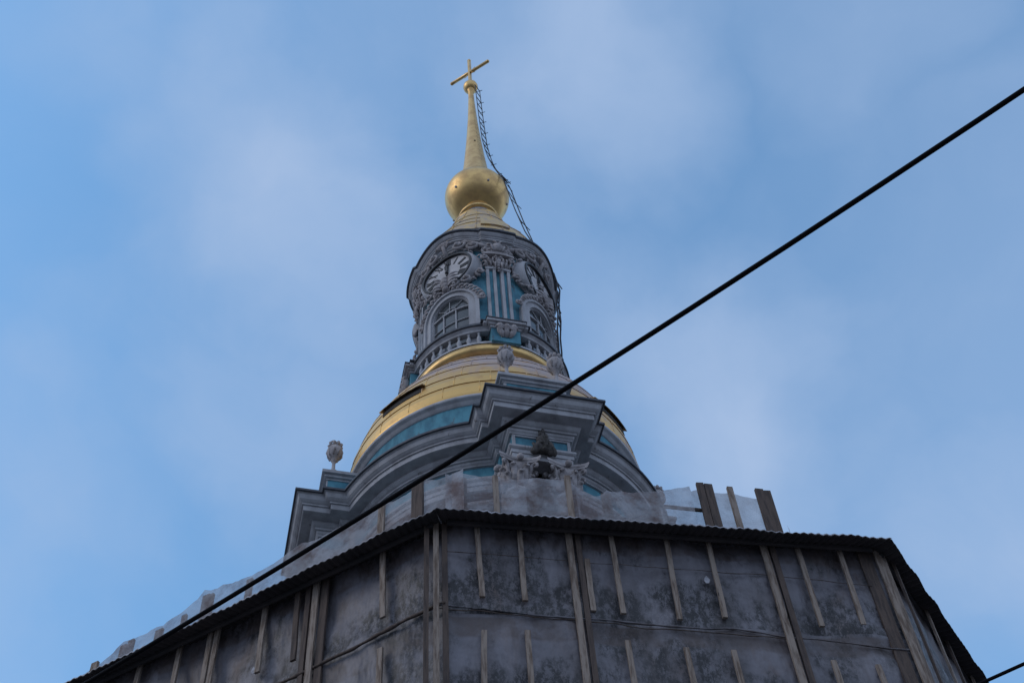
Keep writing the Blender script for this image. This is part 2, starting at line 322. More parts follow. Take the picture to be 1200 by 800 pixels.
# belfry walls, paired columns, capitals
MB().lathe([(3.45, 0), (3.45, 25.9)], 96, caps=False).build('belfry_wall', M['blue'], T)
MB().lathe([(3.45, 25.25), (3.5, 25.27), (3.52, 25.4), (3.6, 25.45), (3.6, 25.55), (3.45, 25.56)], 96, caps=False).build('belfry_band', M['trim'], T)
def column(x, y, r=.30):
    m = MB().lathe([(r * 1.35, 15.0), (r * 1.35, 15.15), (r * 1.15, 15.3), (r * 1.2, 15.45), (r, 15.5), (r * 1.0, 19), (r * .86, 24.72), (r * .98, 24.75), (r * .98, 24.83), (r * .88, 24.86)], 28, (x, y, 0))
    return m
def capital(x, y, r=.27, w=.50):
    m = MB().lathe([(r, 24.84), (r * 1.0, 25.1), (r * 1.12, 25.35), (r * 1.4, 25.56)], 24, (x, y, 0))
    for row, (z0, h, rr, n_, ph) in enumerate(((24.86, .36, r, 8, 0), (24.98, .50, r * 1.03, 8, PI / 8))):
        for k in range(n_):
            a = 2 * PI * k / n_ + ph; ca, sa = math.cos(a), math.sin(a)
            m.tube([(x + (rr + d) * ca, y + (rr + d) * sa, z0 + h * q) for d, q in ((0, 0), (.03, .4), (.05, .8), (.12, 1.0), (.17, .93), (.16, .84))], [.075, .09, .08, .07, .05, .02], 6, .6)
    for k in range(4):                       # volutes at the corners
        a = PI / 4 + k * PI / 2; ca, sa = math.cos(a), math.sin(a)
        P = [(x + (r * .9 + .05) * ca, y + (r * .9 + .05) * sa, 25.2)]
        cx, cz = r + .22, 25.50
        for j in range(15):
            b = PI * 1.1 - j * .42; q = .11 * (1 - j / 17)
            P.append((x + (cx + q * math.cos(b)) * ca, y + (cx + q * math.cos(b)) * sa, cz + q * math.sin(b)))
        m.tube(P, [.045] + [.055 - .002 * j for j in range(15)], 6)
        a = k * PI / 2; m.ball((x + (r + .17) * math.cos(a), y + (r + .17) * math.sin(a), 25.66), .085, 7)
    prof = []                                # concave-sided abacus
    for k in range(4):
        for j in range(9):
            q = -1 + 2 * j / 9; d = w - .16 * (1 - q * q)
            a = k * PI / 2; px, py = q * w, d
            if j == 0: px, py = -w * .93, w * 1.0
            prof.append((px * math.cos(a) + py * math.sin(a), -px * math.sin(a) + py * math.cos(a)))
    n_ = len(prof); V = []
    for z, sc in ((25.60, .92), (25.65, .95), (25.67, 1.0), (25.745, 1.0)): V += [(x + px * sc, y + py * sc, z) for px, py in prof]
    Fc = [(j * n_ + i, j * n_ + (i + 1) % n_, (j + 1) * n_ + (i + 1) % n_, (j + 1) * n_ + i) for j in range(3) for i in range(n_)] + [tuple(range(n_)), tuple(3 * n_ + i for i in range(n_))]
    m.add(V, Fc); return m
for sx in (-1, 1):
    c_ = column(sx * .56, -4.28).build('column', M['trim'], T)
    capital(sx * .56, -4.28).build('capital', M['trim_dirty'], c_)
    four(c_, T)
vm = MB().box((0, -3.75, 20.4), (1.5, .5, 10.7)).build('pilaster_pier', M['trim_dirty'], T); four(vm, T)
vn = MB().lathe([(.19, 15), (.19, 24.9), (.15, 25.2), (.07, 25.5), (0, 25.6)], 12, (0, -4.1, 0)).build('niche_shade', M['void'], T); four(vn, T)  # dark solid standing in for the shaded gap between the columns

# --- gilded main dome
dome_prof = [(4.0, 29.14), (4.02, 29.2), (3.99, 29.26)]
course = [(3.97, 29.26), (3.93, 29.75), (3.82, 30.3), (3.64, 30.9), (3.38, 31.5), (3.05, 32.1), (2.7, 32.65), (2.35, 33.1), (2.1, 33.55)]
for i in range(len(course) - 1):
    (r1, z1), (r2, z2) = course[i], course[i + 1]
    dome_prof += [(r1 + .025, z1 - .012), ((r1 + r2) / 2 + .03, (z1 + z2) / 2), (r2 + .005, z2 - .004)]
dome_prof = dome_prof + [(2.0, 33.6)]
sm = MB().lathe(dome_prof, 128, caps=False, smooth=False)
rnd = random.Random(3)
for i in range(len(course) - 1):
    (r1, z1), (r2, z2) = course[i], course[i + 1]; n_ = (26, 26, 24, 24, 22, 20, 18, 16)[i]; ph = rnd.random()
    for k in range(n_):
        a = 2 * PI * (k + ph) / n_
        sm.tube([((r + .02) * math.cos(a), (r + .02) * math.sin(a), z) for r, z in ((r1, z1), ((r1 + r2) / 2 + .012, (z1 + z2) / 2), (r2, z2))], .011, 4)
sm.build('gilded_dome', M['gold_frost'], T)
# hatch dormers in the dome
hb = MB(); rr = 3.5
def wedge(m, s0, s1, pts):                     # cross-section (o, z) swept along the arc
    n_ = 8; V = []; k = len(pts)
    for i in range(n_ + 1):
        s_ = s0 + (s1 - s0) * i / n_
        for o_, z_ in pts: V.append(cyl(rr, s_, z_, o_))
    Fc = [(i * k + j, i * k + (j + 1) % k, (i + 1) * k + (j + 1) % k, (i + 1) * k + j) for i in range(n_) for j in range(k)] + [tuple(range(k)), tuple(n_ * k + j for j in range(k))]
    m.add(V, Fc)
wedge(hb, -.60, .60, [(.47, 29.35), (.40, 30.16), (.30, 30.30), (-.4, 30.8), (-.4, 29.35)])
h = hb.build('dome_hatch', M['gold_frost'], T)
hv = MB(); wedge(hv, -.57, .57, [(.43, 29.98), (.415, 30.15), (.41, 30.19), (.20, 30.36), (.20, 30.0)]); hv.build('vent_slot', M['void'], h)  # shade of the open slot put in as dark colour
hr = MB(); wedge(hr, -.64, .64, [(.49, 30.20), (.49, 30.23), (.25, 30.45), (-.42, 31.0), (-.42, 30.93), (.25, 30.38)]); hr.build('hatch_lid', M['gold_dull'], h)
four(h, T, R_(-50))

# --- drum gallery
MB().lathe([(2.05, 33.45), (2.30, 33.50), (2.36, 33.58), (2.36, 33.74), (2.30, 33.78), (2.0, 33.78)], 96, caps=False).build('gilded_ledge', M['gold'], T)
MB().lathe([(2.19, 33.77), (2.19, 33.84), (2.37, 33.86), (2.37, 33.77)], 96, caps=False).build('gallery_kerb', M['trim'], T)
RW = 1.98
MB().lathe([(RW, 33.4), (RW, 40.0)], 96, caps=False).build('drum_wall', M['blue'], T)
bal = MB().lathe([(.055, 0), (.055, .05), (.035, .09), (.06, .17), (.075, .25), (.06, .34), (.03, .46), (.03, .52), (.05, .54), (.05, .58)], 12).build('baluster', M['trim'], T)
first = True
for q in range(4):
    for j in range(8):
        a = R_(45 + 90 * q - 26 + j * 52 / 7); o = bal if first else bal.copy()
        if not first: COL.objects.link(o); o.parent = T
        first = False; o.location = (2.275 * math.sin(a), -2.275 * math.cos(a), 33.84)
def arc_ring(prof, a0, a1, n=40):
    return MB().lathe(prof, n, a0=a0 - PI / 2, a1=a1 - PI / 2, smooth=False, caps=False)
rail = arc_ring([(2.17, 34.42), (2.17, 34.62), (2.43, 34.64), (2.43, 34.58), (2.40, 34.55), (2.36, 34.50), (2.35, 34.42), (2.17, 34.42)], R_(10), R_(80))
rl = rail.build('gallery_rail', M['trim'], T)
arc_ring([(2.2, 34.66), (2.47, 34.68), (2.475, 34.58), (2.425, 34.572)], R_(9), R_(81)).build('rail_flashing', M['dark'], rl)
four(rl, T)
ped = MB()
for (r0_, r1_, z0, z1, w_) in ((2.0, 2.42, 33.8, 34.42, .42),):
    ped.box((0, -(r0_ + r1_) / 2, (z0 + z1) / 2), (2 * w_, r1_ - r0_, z1 - z0))
pd = ped.build('gallery_pedestal', M['blue'], T)
pc = MB()
for (n1, w_, z0, z1) in ((2.46, .46, 34.42, 34.5), (2.52, .52, 34.5, 34.58), (2.60, .58, 34.58, 34.68)): pc.box((0, -(1.9 + n1) / 2, (z0 + z1) / 2), (2 * w_, n1 - 1.9, z1 - z0))
for sx in (-1, 1): pc.box((sx * .60, -2.2, 34.60), (.12, .56, .10))
pc.build('pedestal_cap', M['trim'], pd)
pf = MB()
for (n1, w_) in ((2.625, .605),): pf.box((0, -(1.9 + n1) / 2, 34.70), (2 * w_, n1 - 1.9, .035))
for sx in (-1, 1): pf.box((sx * .665, -2.22, 34.67), (.14, .56, .035))
pf.build('pedestal_flashing', M['dark'], pd)
br = MB()                                      # carved bracket under the pedestal cap
for x in (-.2, 0, .2):
    br.tube([(x * .5, -2.42, 34.02), (x * .8, -2.50, 34.14), (x, -2.50, 34.25), (x, -2.57, 34.35), (x * 1.1, -2.62, 34.42)], [.05, .09, .09, .10, .06], 8)
for sx in (-1, 1):
    br.tube([(sx * (.2 + .11 * math.cos(b) * (1 - b / 9)), -2.56, 34.30 + .11 * math.sin(b) * (1 - b / 9)) for b in [k * .5 for k in range(12)]], .045, 6)
br.tube([(-.27, -2.53, 34.40), (.27, -2.53, 34.40)], .05, 6)
br.build('bracket', M['trim_dirty'], pd)
four(pd, T)

# pilasters: a pair on each diagonal, every one of them two strips with a blue groove
def strip(m, R, s0, s1, z0, z1, o0, o1, n=3):
    for i in range(n):
        a, b = s0 + (s1 - s0) * i / n, s0 + (s1 - s0) * (i + 1) / n
        V = [cyl(R, s_, z_, o_) for z_ in (z0, z1) for s_, o_ in ((a, o0), (b, o0), (b, o1), (a, o1))]
        m.add(V, [(0, 3, 2, 1), (4, 5, 6, 7), (2, 3, 7, 6)] + ([(3, 0, 4, 7)] if i == 0 else []) + ([(1, 2, 6, 5)] if i == n - 1 else []))
for sx in (-1, 1):
    pm_ = MB(); c0 = sx * .215
    strip(pm_, RW, c0 - .155, c0 + .155, 34.0, 38.42, 0, .05)
    strip(pm_, RW, c0 - .145, c0 - .055, 34.1, 38.40, .05, .13); strip(pm_, RW, c0 + .055, c0 + .145, 34.1, 38.40, .05, .13)
    strip(pm_, RW, c0 - .165, c0 + .165, 38.30, 38.42, 0, .15)
    po = pm_.build('pilaster', M['trim'], T)
    gv = MB(); strip(gv, RW, c0 - .05, c0 + .05, 34.1, 38.28, .05, .062, 1); gv.build('pilaster_groove', M['blue'], po)
    four(po, T)
# carved capitals over the pilaster pair, with pendant and mask above
def curl(m, R, s, z, r, turns, a0, hand, w_, o0=.12, lift=.06, n=18):
    P = []; W = []
    for j in range(n):
        q = j / (n - 1); b = a0 + hand * turns * 2 * PI * q; rr_ = r * (1 - .86 * q)
        P.append(cyl(R, s + rr_ * math.cos(b), z + rr_ * math.sin(b), o0 + lift * q)); W.append(w_ * (1 - .35 * q))
    m.tube(P, W, 6, up=cyl(1, s, 0, 0)); m.ball(P[-1], w_ * 1.3, 6)
def leaf(m, R, s, z, ang, ln, w_, o0=.12, bend=.5, lift=.12):
    P = []; W = []
    for j in range(7):
        q = j / 6; a = ang + bend * q
        P.append(cyl(R, s + ln * q * math.cos(a), z + ln * q * math.sin(a), o0 + lift * math.sin(PI * q))); W.append(w_ * (.35 + math.sin(PI * min(1, q * 1.05)) ** .7 * .8) * (1 - .35 * q))
    m.tube(P, W, 6, .55)
cap = MB(); strip(cap, RW, -.46, .46, 38.98, 39.08, 0, .30, 6); strip(cap, RW, -.40, .40, 38.42, 38.98, 0, .13, 6)
for sx in (-1, 1):
    for s_ in (.10, .20, .32):
        leaf(cap, RW, sx * s_, 38.42, PI / 2 - sx * .15, .30, .06, .12, sx * -.1, .10); leaf(cap, RW, sx * s_ + .04, 38.55, PI / 2, .34, .055, .14, .0, .12)
    curl(cap, RW, sx * .38, 38.88, .12, 1.3, PI * (.5 if sx > 0 else .5), sx * -1, .045, .2)
    curl(cap, RW, sx * .08, 38.86, .08, 1.2, PI / 2, sx, .035, .2)
for k in range(5): cap.ball(cyl(RW, 0, 38.66 - k * .13, .22 - .01 * k), .10 - .016 * k, 7, (1, .8, 1.2))
for sx in (-1, 1): leaf(cap, RW, sx * .05, 38.7, -PI / 2 + sx * .25, .55, .05, .16, -sx * .2, .1)
four(cap.build('pilaster_capital', M['trim_dirty'], T), T)
msk = MB(); msk.ball(cyl(RW, 0, 39.47, .22), .20, 9, (1, .8, 1.15)); strip(msk, RW, -.30, .30, 39.12, 39.2, 0, .26, 4)
for sx in (-1, 1):
    curl(msk, RW, sx * .25, 39.62, .11, 1.3, PI, -sx, .045, .2); curl(msk, RW, sx * .24, 39.30, .09, 1.3, 0, sx, .04, .2)
    leaf(msk, RW, sx * .1, 39.25, PI / 2 - sx * .6, .40, .07, .2, sx * .5, .1); leaf(msk, RW, 0, 39.55, PI / 2 - sx * .5, .28, .06, .25, 0, .1)
four(msk.build('mask_ornament', M['trim_dirty'], T), T)

# windows between them
def arc_path(hw, z0, zs, n=16):
    return [(-hw, z0), (-hw, (z0 + zs) / 2), (-hw, zs)] + [(-hw * math.cos(PI * j / n), zs + hw * math.sin(PI * j / n)) for j in range(1, n)] + [(hw, zs), (hw, (z0 + zs) / 2), (hw, z0)]
def arch_band(m, R, hin, hout, z0, zs, o0, o1):
    a, b = arc_path(hin, z0, zs), arc_path(hout, z0, zs); n_ = len(a); V = []
    for o_ in (o0, o1):
        for (s_, z_) in a: V.append(cyl(R, s_, z_, o_))
        for (s_, z_) in b: V.append(cyl(R, s_, z_, o_))
    Fc = []
    for i in range(n_ - 1):
        Fc += [(2 * n_ + i, 2 * n_ + i + 1, 3 * n_ + i + 1, 3 * n_ + i), (i, i + 1, 2 * n_ + i + 1, 2 * n_ + i), (n_ + i, 3 * n_ + i, 3 * n_ + i + 1, n_ + i + 1)]
    m.add(V, Fc)
ZS = 36.42
wf = MB(); arch_band(wf, RW, .66, .93, 33.9, ZS, 0, .16); arch_band(wf, RW, .62, .72, 33.9, ZS, 0, .09); arch_band(wf, RW, .84, .95, 33.9, ZS, .16, .22)
wo = wf.build('window', M['trim'], T)
gp = MB(); V = []; NS = 24
for j in range(NS + 1):
    s_ = -.65 + 1.3 * j / NS; zt = ZS + math.sqrt(max(0, .65 ** 2 - s_ * s_)); V += [cyl(RW, s_, z_, .012) for z_ in (33.9, 35.2, ZS, zt)]
gp.add(V, [(4 * j + k, 4 * j + 4 + k, 4 * j + 5 + k, 4 * j + 1 + k) for j in range(NS) for k in range(3)])
gp.build('pane', M['glass'], wo)
mu = MB()
for s_ in (-.215, .215): strip(mu, RW, s_ - .018, s_ + .018, 33.9, ZS, .012, .06, 1)
strip(mu, RW, -.64, .64, ZS - .03, ZS + .03, .012, .07, 8)
for z_ in (34.5, 35.15, 35.8): strip(mu, RW, -.64, .64, z_ - .012, z_ + .012, .012, .05, 8)
for b in (PI / 4, PI / 2, 3 * PI / 4): mu.tube([cyl(RW, .64 * q * math.cos(b), ZS + .64 * q * math.sin(b), .035) for q in (.0, .35, .7, 1)], .018, 4)
mu.tube([cyl(RW, .22 * math.cos(b), ZS + .22 * math.sin(b), .035) for b in [PI * k / 10 for k in range(11)]], .016, 4)
mu.build('glazing_bar', M['trim'], wo)
hd = MB()                                       # carved hood of leaves over the arch
for sx in (-1, 1):
    for j in range(9):
        b = PI / 2 - sx * (.08 + j * .155); s_, z_ = 1.0 * math.cos(b), ZS + 1.0 * math.sin(b)
        leaf(hd, RW, s_, z_, b - sx * 1.2, .22, .055, .20, .4, .08); hd.ball(cyl(RW, s_ * .97, ZS + .97 * math.sin(b), .22), .06, 6)
    curl(hd, RW, sx * 1.0, ZS + .12, .12, 1.3, PI / 2, -sx, .045, .2)
hd.build('arch_hood', M['trim_dirty'], wo)
four(wo, T, Q)

# clocks
ZC, RC = 38.60, .88
cf = MB(); NP = 48
def disc(m, r, o_, z0=ZC, rin=0):
    y = -(RW + o_)
    if rin: m.add([(q * math.cos(2 * PI * k / NP), y, z0 + q * math.sin(2 * PI * k / NP)) for q in (rin, r) for k in range(NP)], [(k, (k + 1) % NP, NP + (k + 1) % NP, NP + k) for k in range(NP)])
    else: m.add([(r * math.cos(2 * PI * k / NP), y, z0 + r * math.sin(2 * PI * k / NP)) for k in range(NP)], [tuple(range(NP))])
def ring(m, r0, r1, y0, y1):
    V = [(r * math.cos(2 * PI * k / NP), -(RW + y), ZC + r * math.sin(2 * PI * k / NP)) for r, y in ((r0, y0), (r0, y1), (r1, y1), (r1, y0)) for k in range(NP)]
    m.add(V, [(j * NP + k, j * NP + (k + 1) % NP, ((j + 1) % 4) * NP + (k + 1) % NP, ((j + 1) % 4) * NP + k) for j in range(4) for k in range(NP)])
rim = MB(); ring(rim, RC - .02, RC + .05, -.25, .20)
clk = rim.build('clock', M['black'], T)
disc(cf, RC - .01, .11); cf.build('clock_face', M['face'], clk)
nm = MB(); YN = -(RW + .125)
def bar(m, x0, z0, x1, z1, w_, y=YN, th=.02):
    a = Vector((x0, 0, z0)); b = Vector((x1, 0, z1)); d = (b - a).normalized(); p = Vector((-d.z, 0, d.x)) * w_ / 2
    V = [Vector((v.x, yy, v.z)) for yy in (y, y + th) for v in (a - p, a + p, b + p, b - p)]
    m.add(V, [(0, 3, 2, 1), (4, 5, 6, 7), (0, 1, 5, 4), (1, 2, 6, 5), (2, 3, 7, 6), (3, 0, 4, 7)])
ROM = ['XII', 'I', 'II', 'III', 'IIII', 'V', 'VI', 'VII', 'VIII', 'IX', 'X', 'XI']
for h_ in range(12):
    a = -h_ * PI / 6; tx = ROM[h_]; wd = {'I': .060, 'V': .14, 'X': .14}; tot = sum(wd[c] for c in tx); x = -tot / 2
    z0, z1 = .47, .79
    def pt(u, v, a=a):                          # numeral frame: u to the right, v outward
        return (u * math.cos(a) - v * math.sin(a), ZC + u * math.sin(a) + v * math.cos(a))
    for c in tx:
        W_ = wd[c]; xm = x + W_ / 2
        if c == 'I': L_ = [(xm, z0, xm, z1, .042)]
        elif c == 'V': L_ = [(x + .01, z1, xm, z0, .042), (x + W_ - .01, z1, xm, z0, .018)]
        else: L_ = [(x + .012, z1, x + W_ - .012, z0, .042), (x + W_ - .012, z1, x + .012, z0, .018)]
        for u0_, v0, u1, v1, w_ in L_:
            p0, p1 = pt(u0_, v0), pt(u1, v1); bar(nm, p0[0], p0[1], p1[0], p1[1], w_)
        x += W_
nm.build('numerals', M['black'], clk)
for (nme, ln, w_, y_, ang) in (('hour_hand', .46, .085, YN - .03, R_(4)), ('minute_hand', .66, .055, YN - .055, R_(-1))):
    hm = MB(); dx, dz = -math.sin(ang), math.cos(ang)
    bar(hm, -dx * .16, ZC - dz * .16, dx * ln, ZC + dz * ln, w_, y_); bar(hm, dx * ln * .62, ZC + dz * ln * .62, dx * ln * .8, ZC + dz * ln * .8, w_ * 1.6, y_); hm.build(nme, M['black'], clk)
hub = MB(); hub.ball((0, YN - .05, ZC), .06, 8); hub.build('hub', M['black'], clk)
sf = MB()                                       # rounded white case round the dial
V = []; prof_c = [(RC + .03, .15), (RC + .08, .17), (RC + .14, .10), (RC + .17, -.05), (RC + .18, -.40)]
k = NP
V = [(r * math.cos(2 * PI * i / k), -(RW + y), ZC + r * math.sin(2 * PI * i / k) * (1.0)) for r, y in prof_c for i in range(k)]
sf.add(V, [(j * k + i, j * k + (i + 1) % k, (j + 1) * k + (i + 1) % k, (j + 1) * k + i) for j in range(len(prof_c) - 1) for i in range(k)], True)
sf.build('clock_case', M['trim'], clk)
rc = MB(); rn = random.Random(11)               # rocaille: scrolls, leaves and a shell round the case
for sx in (-1, 1):
    curl(rc, RW, sx * .42, 39.82, .20, 1.5, PI * .9 if sx < 0 else PI * .1, -sx, .06, .22, .1)
    curl(rc, RW, sx * .85, 39.66, .20, 1.6, PI / 2, sx, .065, .18, .1)
    curl(rc, RW, sx * 1.22, 39.40, .15, 1.4, 0, -sx, .055, .12, .1)
    curl(rc, RW, sx * 1.02, 38.02, .15, 1.4, -PI / 2, -sx, .05, .16, .1)
    curl(rc, RW, sx * .62, 37.72, .15, 1.4, PI, sx, .05, .2, .1)
    rc.tube([cyl(RW, sx * s_, z_, .2) for s_, z_ in ((.35, 40.0), (.62, 40.0), (.86, 39.88), (1.06, 39.66), (1.22, 39.56), (1.42, 39.50))], [.03, .07, .06, .075, .06, .03], 6)
    for j in range(13):
        b = PI / 2 - sx * (.12 + j * .19); r_ = RC + .20 + rn.uniform(-.03, .04)
        leaf(rc, RW, r_ * math.cos(b), ZC + r_ * math.sin(b), b + rn.uniform(-1.2, 1.2), rn.uniform(.14, .26), rn.uniform(.035, .06), .08, rn.uniform(-.8, .8), .1)
    for j in range(7): leaf(rc, RW, sx * (.95 + .07 * j), 39.62 - .05 * j, PI / 2 - sx * (.4 + .25 * j), .26, .055, .1, .5 * sx, .1)
for k_ in range(9):                             # shell at the crown
    b = PI * (.12 + .76 * k_ / 8); rc.tube([cyl(RW, .07 * math.cos(b), 39.86 + .05 * math.sin(b), .30), cyl(RW, .20 * math.cos(b), 39.88 + .20 * math.sin(b), .40), cyl(RW, .27 * math.cos(b), 39.88 + .28 * math.sin(b), .34)], [.03, .05, .035], 6)
# keystone group that overlaps the foot of the dial
for z_, r_ in ((38.02, .12), (37.84, .15), (37.64, .13), (37.46, .11)): rc.ball(cyl(RW, rn.uniform(-.02, .02), z_, .28), r_, 8, (1.1, .8, 1))
for sx in (-1, 1):
    for j in range(5): leaf(rc, RW, sx * .08, 37.55 + .12 * j, (0 if sx > 0 else PI) + rn.uniform(-.4, .5), .36, .065, .28, .4 * sx, .1)
    curl(rc, RW, sx * .28, 37.5, .13, 1.4, PI / 2, -sx, .05, .26)
rc.tube([cyl(RW, (RC + .17) * math.cos(b), ZC + (RC + .17) * math.sin(b), .06) for b in [2 * PI * k / 60 for k in range(61)]], .06, 6)
rc.tube([cyl(RW, 0, 39.55, .08), cyl(RW, 0, 39.75, .25), cyl(RW, 0, 39.95, .36)], .07, 6)
rc.tube([cyl(RW, 0, 37.4, .2), cyl(RW, 0, 38.1, .26)], .08, 6)
rc.build('rocaille', M['trim_dirty'], clk)
four(clk, T, Q)

# drum cornice, lifted over every clock and stepped out over the pilasters
def wave(a):
    c = math.cos(4 * (a - Q)); return .46 * max(0, (c + 1) / 2) ** 1.2
NA = 192
def ring_sweep(prof, base_z):
    V = []; k = NA
    for (r, z) in prof:
        for i in range(k):
            a = 2 * PI * i / k; d = (a + Q) % (PI / 2) - Q; res = .07 * (1 if abs(d) < R_(14.5) else 0)
            rr_ = r + (res if r > RW + .04 else 0); V.append((rr_ * math.sin(a), -rr_ * math.cos(a), base_z + z + wave(a)))
    m = MB(); J = len(prof); m.add(V, [(j * k + i, j * k + (i + 1) % k, (j + 1) * k + (i + 1) % k, (j + 1) * k + i) for j in range(J - 1) for i in range(k)]); return m
dc = ring_sweep([(1.9, .14), (2.41, .0), (2.41, -.05), (2.39, -.07), (2.37, -.14), (2.32, -.2), (2.28, -.22), (2.27, -.26), (2.24, -.27), (2.24, -.34), (2.15, -.36), (2.13, -.42), (2.08, -.47), (2.06, -.52), (2.03, -.53), (2.03, -.62), (1.97, -.64)], 40.12).build('drum_cornice', M['trim'], T)
ring_sweep([(2.2, .08), (2.45, .03), (2.46, -.06), (2.44, -.075), (2.405, -.08)], 40.12).build('rim_flashing', M['dark'], dc)
MB().lathe([(RW - .01, 39.6), (RW - .01, 40.6)], 96, caps=False).build('drum_attic', M['trim'], T)
# upper gilded roof
up = [(2.28, 40.3), (2.24, 40.6), (2.28, 40.62), (2.18, 41.0), (2.02, 41.5), (2.04, 41.52), (1.78, 42.1), (1.54, 42.6), (1.56, 42.62), (1.36, 43.1), (1.20, 43.5), (1.22, 43.52), (1.05, 44.0), (.94, 44.35), (.96, 44.42), (.86, 44.55), (.82, 44.68), (.6, 44.7)]
um = MB().lathe(up, 96, caps=False, smooth=False)
for k_ in range(16):
    a = 2 * PI * k_ / 16 + .1; um.tube([((r + .012) * math.cos(a), (r + .012) * math.sin(a), z) for r, z in up[2:14]], .014, 4)
def slab(m, a0, a1, ra, za, rb, zb, th=.05):
    V = []; n_ = 8
    for i in range(n_ + 1):
        a = a0 + (a1 - a0) * i / n_
        for r, z in ((ra, za), (rb, zb), (rb + th, zb + th * .4), (ra + th, za + th * .4)): V.append((r * math.sin(a), -r * math.cos(a), z))
    m.add(V, [(i * 4 + j, i * 4 + (j + 1) % 4, i * 4 + 4 + (j + 1) % 4, i * 4 + 4 + j) for i in range(n_) for j in range(4)] + [(0, 1, 2, 3), (4 * n_, 4 * n_ + 3, 4 * n_ + 2, 4 * n_ + 1)])
for k_ in range(4): slab(um, k_ * PI / 2 - .22 , k_ * PI / 2 + .22, 2.20, 40.95, 1.84, 42.0)
um.build('upper_gilded_roof', M['gold_frost_top'], T)
MB().lathe([(.68, 44.6), (.64, 44.72), (.62, 45.2)], 48, caps=False).build('lantern_neck', M['trim'], T)
MB().lathe([(.60, 45.14), (.70, 45.15), (.74, 45.20), (.74, 45.26), (.68, 45.31), (.60, 45.34), (.50, 45.5), (.50, 45.95)], 48, caps=False).build('neck_ring', M['gold'], T)
# ball and spire
prof = []
for j in range(31):
    b = -PI / 2 + PI * j / 30; rr_ = 1.20 * max(0, math.cos(b)) ** .9; zz = 46.95 + .93 * math.sin(b) * (1.22 if b < 0 else 1.1)
    if b < -1.1 or rr_ < .5 and b > 0: continue
    prof.append((rr_, zz))
orb = MB().lathe([(.50, 45.86)] + prof + [(.50, 48.0)], 64, caps=False).build('gilded_orb', M['gold'], T)
kb = MB()
for a, z in ((R_(-58), 46.45), (R_(10), 46.45), (R_(78), 46.45), (R_(150), 46.45), (R_(222), 46.45)): kb.ball((1.09 * math.sin(a), -1.09 * math.cos(a), z), .05, 8)
kb.build('floodlight', M['face'], orb)
sp = [(.80, 47.86), (.66, 48.0), (.60, 48.2), (.535, 48.6), (.50, 49.0), (.45, 49.6), (.38, 50.6), (.315, 51.6), (.26, 52.6), (.20, 53.8), (.16, 54.9), (.125, 56.0), (.11, 56.75), (.16, 56.8), (.16, 56.9), (.11, 56.93)]
spo = MB().lathe(sp, 40, caps=False).build('gilded_spire', M['gold'], T)
MB().ball((-.04, -.325, 51.2), .045, 8).build('spire_port', M['black'], spo)
MB().lathe([(.10, 56.9), (.24, 57.0), (.30, 57.12), (.32, 57.24), (.30, 57.36), (.2, 57.47), (.09, 57.52), (.08, 57.66), (.12, 57.7), (.06, 57.76)], 28).build('finial_ball', M['gold'], spo)
cr = MB(); cr.box((0, 0, 58.93), (.16, .09, 2.5), rz=Q)
d_ = Vector((math.cos(-Q), math.sin(-Q), 0))
cr.tube([d_ * -.95 + Vector((0, 0, 58.85)), d_ * .95 + Vector((0, 0, 58.85))], .078, 8)
for c_ in (d_ * -.95 + Vector((0, 0, 58.85)), d_ * .95 + Vector((0, 0, 58.85)), Vector((0, 0, 60.2))): cr.ball(c_, .085, 8)
for sa in (-1, 1):
    for sb in (-1, 1): cr.tube([Vector((0, 0, 58.85 + sb * .02)), d_ * sa * .28 + Vector((0, 0, 58.85 + sb * .28))], [.04, .008], 5)
cr.build('cross', M['gold'], T)

# ladders
ld = MB(); aL = R_(45); rad = Vector((math.sin(aL), -math.cos(aL), 0)); tan = Vector((math.cos(aL), math.sin(aL), 0))
path = [(.34, 56.7), (.37, 55.4), (.42, 53.4), (.50, 51.2), (.60, 50.1), (.72, 49.2), (.93, 48.15), (1.16, 47.4), (1.26, 47.1)]
def resample(path, step):
    out_ = []; 
    for (r0_, z0), (r1_, z1) in zip(path, path[1:]):
        n_ = max(1, round(math.hypot(r1_ - r0_, z1 - z0) / step))
        out_ += [(r0_ + (r1_ - r0_) * k / n_, z0 + (z1 - z0) * k / n_) for k in range(n_)]
    return out_ + [path[-1]]
def ladder(m, path, hw, step, rail_r, rung_r, jit=0):
    for sx in (-1, 1): m.tube([rad * r + tan * sx * hw + Vector((0, 0, z)) for r, z in resample(path, step)], rail_r, 5)
    for i, (r, z) in enumerate(resample(path, step)):
        j = random.uniform(-jit, jit); m.tube([rad * r - tan * hw * 1.15 + Vector((0, 0, z)), rad * (r + j) + tan * hw * 1.15 + Vector((0, 0, z + j))], rung_r, 5)
ladder(ld, path, .18, .62, .017, .018)
for r, z in resample(path, .95): ld.tube([rad * (r - .1) + tan * .13 + Vector((0, 0, z)), rad * (r + .12) + tan * .2 + Vector((0, 0, z))], .014, 4)
ld.build('spire_ladder', M['iron'], T)
l2 = MB(); ladder(l2, [(1.24, 47.1), (1.34, 46.5), (1.44, 45.7), (1.56, 44.8), (1.68, 43.9), (1.82, 43.0), (1.96, 42.1), (2.16, 41.2)], .26, .62, .021, .015, .08); l2.build('roof_ladder', M['iron'], T)
l3 = MB(); aL = R_(60); rad = Vector((math.sin(aL), -math.cos(aL), 0)); tan = Vector((math.cos(aL), math.sin(aL), 0))
ladder(l3, [(2.50, 39.9), (2.56, 39.3), (2.46, 38.4), (2.45, 37.5), (2.36, 36.6), (2.34, 35.8), (2.28, 35.0)], .16, .4, .028, .02, .12); l3.build('drum_ladder', M['iron'], T)

